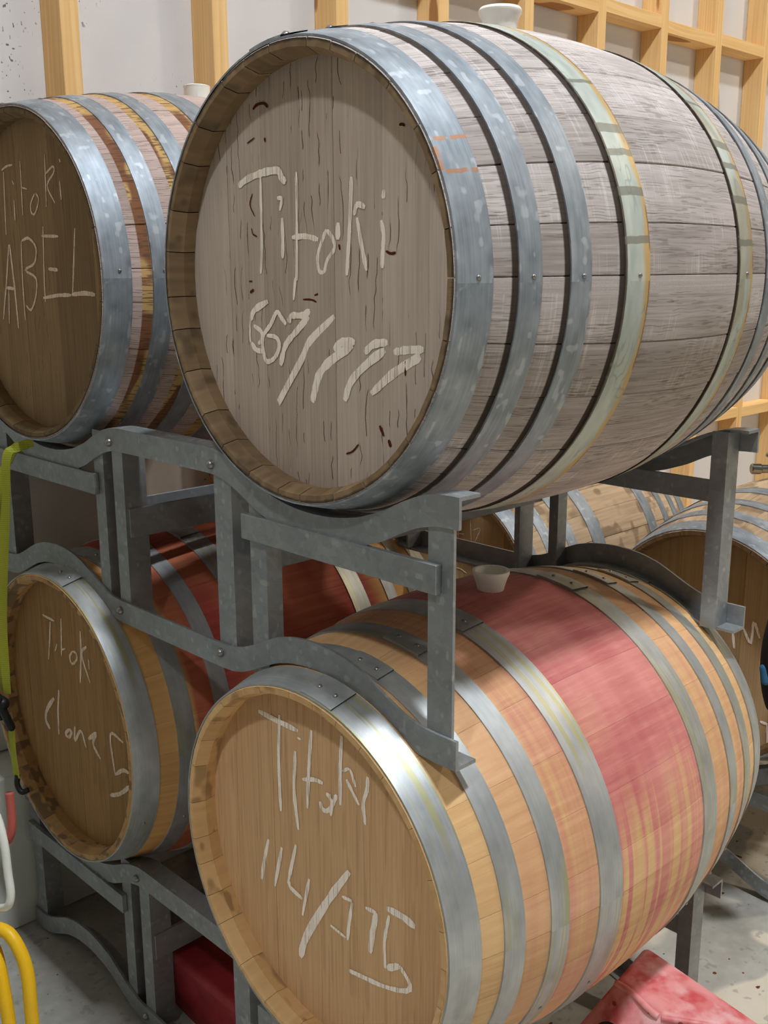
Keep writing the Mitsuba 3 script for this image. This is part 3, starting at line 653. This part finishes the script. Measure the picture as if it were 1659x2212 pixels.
scene['ratchet_strap__frame'] = mikit.ply(cat_mesh([ball_hull([(rx-.024, ry-.02, rz+.028), (rx-.024, ry+.0, rz-.035)], .009, 1), ball_hull([(rx+.020, ry-.02, rz+.022), (rx+.024, ry, rz-.044)], .009, 1), ball_hull([(rx-.02, ry-.012, rz+.012), (rx+.018, ry-.012, rz+.012)], .015, 2)]), 'mat_black', 40)
scene['ratchet_strap__spindle'] = mikit.ply(xf(lathe([(0, 0), (.012, 0), (.013, .003), (.009, .006), (0, .006)], 24), shift(rx-.002, ry-.030, rz+.012) @ rot((1, 0, 0), math.pi/2)), 'mat_steel', 35)
scene['ratchet_strap__hook'] = mikit.ply(tube(catmull([(-.938, -.03, -1.060), (-.934, -.034, -1.080), (-.924, -.03, -1.095), (-.916, -.018, -1.091)]), .006, 10), 'mat_black', True)

tag('air_hose', 'yellow hose hanging in a loop at the lower left corner', 'hose')
scene['air_hose'] = mikit.ply(tube(catmull([(-.47, -.33, FLOOR+.013), (-.42, -.31, -1.40), (-.350, -.300, -1.24), (-.346, -.296, -1.155), (-.362, -.292, -1.09), (-.392, -.300, -1.046), (-.43, -.313, -1.046), (-.44, -.314, -1.07), (-.408, -.318, -1.09), (-.382, -.322, -1.15), (-.368, -.324, -1.22), (-.352, -.326, -1.30), (-.33, -.33, -1.42), (-.36, -.35, FLOOR+.014), (-.5, -.38, FLOOR+.013)], 10), .0108, 16), 'mat_yellow_hose', True)
tag('hose_hanger', 'white bent pipe hanger with a red rubber grip at the left edge', 'hose hanger')
scene['hose_hanger__pipe'] = mikit.ply(tube(catmull([(-.56, -.29, FLOOR), (-.56, -.29, -1.2), (-.55, -.29, -.86), (-.50, -.285, -.845), (-.445, -.283, -.855), (-.420, -.284, -.895), (-.408, -.287, -.945), (-.400, -.289, -.980), (-.405, -.293, -1.001), (-.425, -.296, -1.013)], 8), .0068, 14), 'mat_white_pipe', True)
scene['hose_hanger__grip'] = mikit.ply(tube(catmull([(-.433, -.262, -.820), (-.427, -.264, -.845), (-.421, -.268, -.872), (-.424, -.272, -.893), (-.440, -.277, -.905), (-.5, -.283, -.90), (-.548, -.29, -.89)], 8), .0070, 14), 'mat_grip', True)

# tap, dark hose and plastic sheet at the right edge
tag('hose_tap', 'small stainless steel tap lying over the back barrel at the right edge', 'tap')
_R = _r; vx = np.array([-.150, 1.746, -.514]); K = 1.27
def along(a, up=0., f=0.): return vx+np.array([.7, .7, 0])*a+np.array([0, 0, 1.])*up+np.array([-.7, .7, 0])*f
scene['hose_tap__spout'] = mikit.ply(cat_mesh([tube([along(-.020*K), along(-.018*K), along(.0), along(.002*K), along(.04*K)], np.array([.0095, .0115, .0115, .009, .009])*K, 18), tube([along(.030*K), along(.16*K, -.006)], .0125*K, 16)]), 'mat_steel', 40)
scene['hose_tap__handle'] = mikit.ply(cat_mesh([tube([along(.020*K, .012*K), along(.07*K, .014*K)], .006*K, 10), tube([along(.035*K, .0), along(.035*K, .030*K)], .009*K, 12), ball_hull([along(.015*K, .030*K), along(.055*K, .034*K)], .006*K, 1)]), 'mat_steel', 40)
tag('black_hose', 'thick black hose hanging in front of the back barrel at the right edge', 'hose')
hp = np.array([.215, 1.10, -.77]); ax = np.array([.0, 0, 1.])
scene['black_hose__hose'] = mikit.ply(tube(catmull([along(.15*K, -.006), along(.22*K, -.008), np.array([.10, 1.93, -.49]), np.array([.27, 1.86, -.47]), np.array([.37, 1.65, -.46]), np.array([.37, 1.38, -.47]), np.array([.335, 1.22, -.50]), hp+np.array([.06, .05, .20]), hp+np.array([.028, .025, .14]), hp+np.array([.012, .01, .05]), hp+np.array([.010, .01, -.04]), hp+np.array([.022, .02, -.11]), hp+np.array([.045, .04, -.15])], 6), np.interp(np.linspace(0, 1, 73), [0, .4, .66, .78, .92, 1], [.02, .022, .028, .034, .034, .016]), 18), 'mat_black_hose', True)
scene['black_hose__patch'] = mikit.ply(ball_hull([hp+np.array([-.006, -.016, -.03]), hp+np.array([.0, -.018, -.055])], .010, 2), 'mat_blue', True)
tag('plastic_sheet', 'pale plastic sheet with a dark tag tucked between two wall studs', 'plastic sheet')
ss = [(3.305, .89), (3.330, .83), (3.355, .745), (3.374, .64), (3.386, .515), (3.393, .37), (3.394, .2)]
Vs = [(-1.215, 3.303, z) for _, z in ss]+[(-1.230, y, z) for y, z in ss]; n_ = len(ss); Fs = []
for i in range(n_-1): Fs += [(i, i+1, n_+i+1), (i, n_+i+1, n_+i)]
Vb = [(x-.003, y, z) for x, y, z in Vs]; Fs2 = [(c+2*n_, b+2*n_, a+2*n_) for a, b, c in Fs]
scene['plastic_sheet__sheet'] = mikit.ply(trimesh.Trimesh(Vs+Vb, Fs+Fs2, process=False), 'mat_sheet', False)
scene['plastic_sheet__tag'] = mikit.ply(box(-1.227, -1.223, 3.352, 3.373, .485, .55), 'mat_dark_tag')
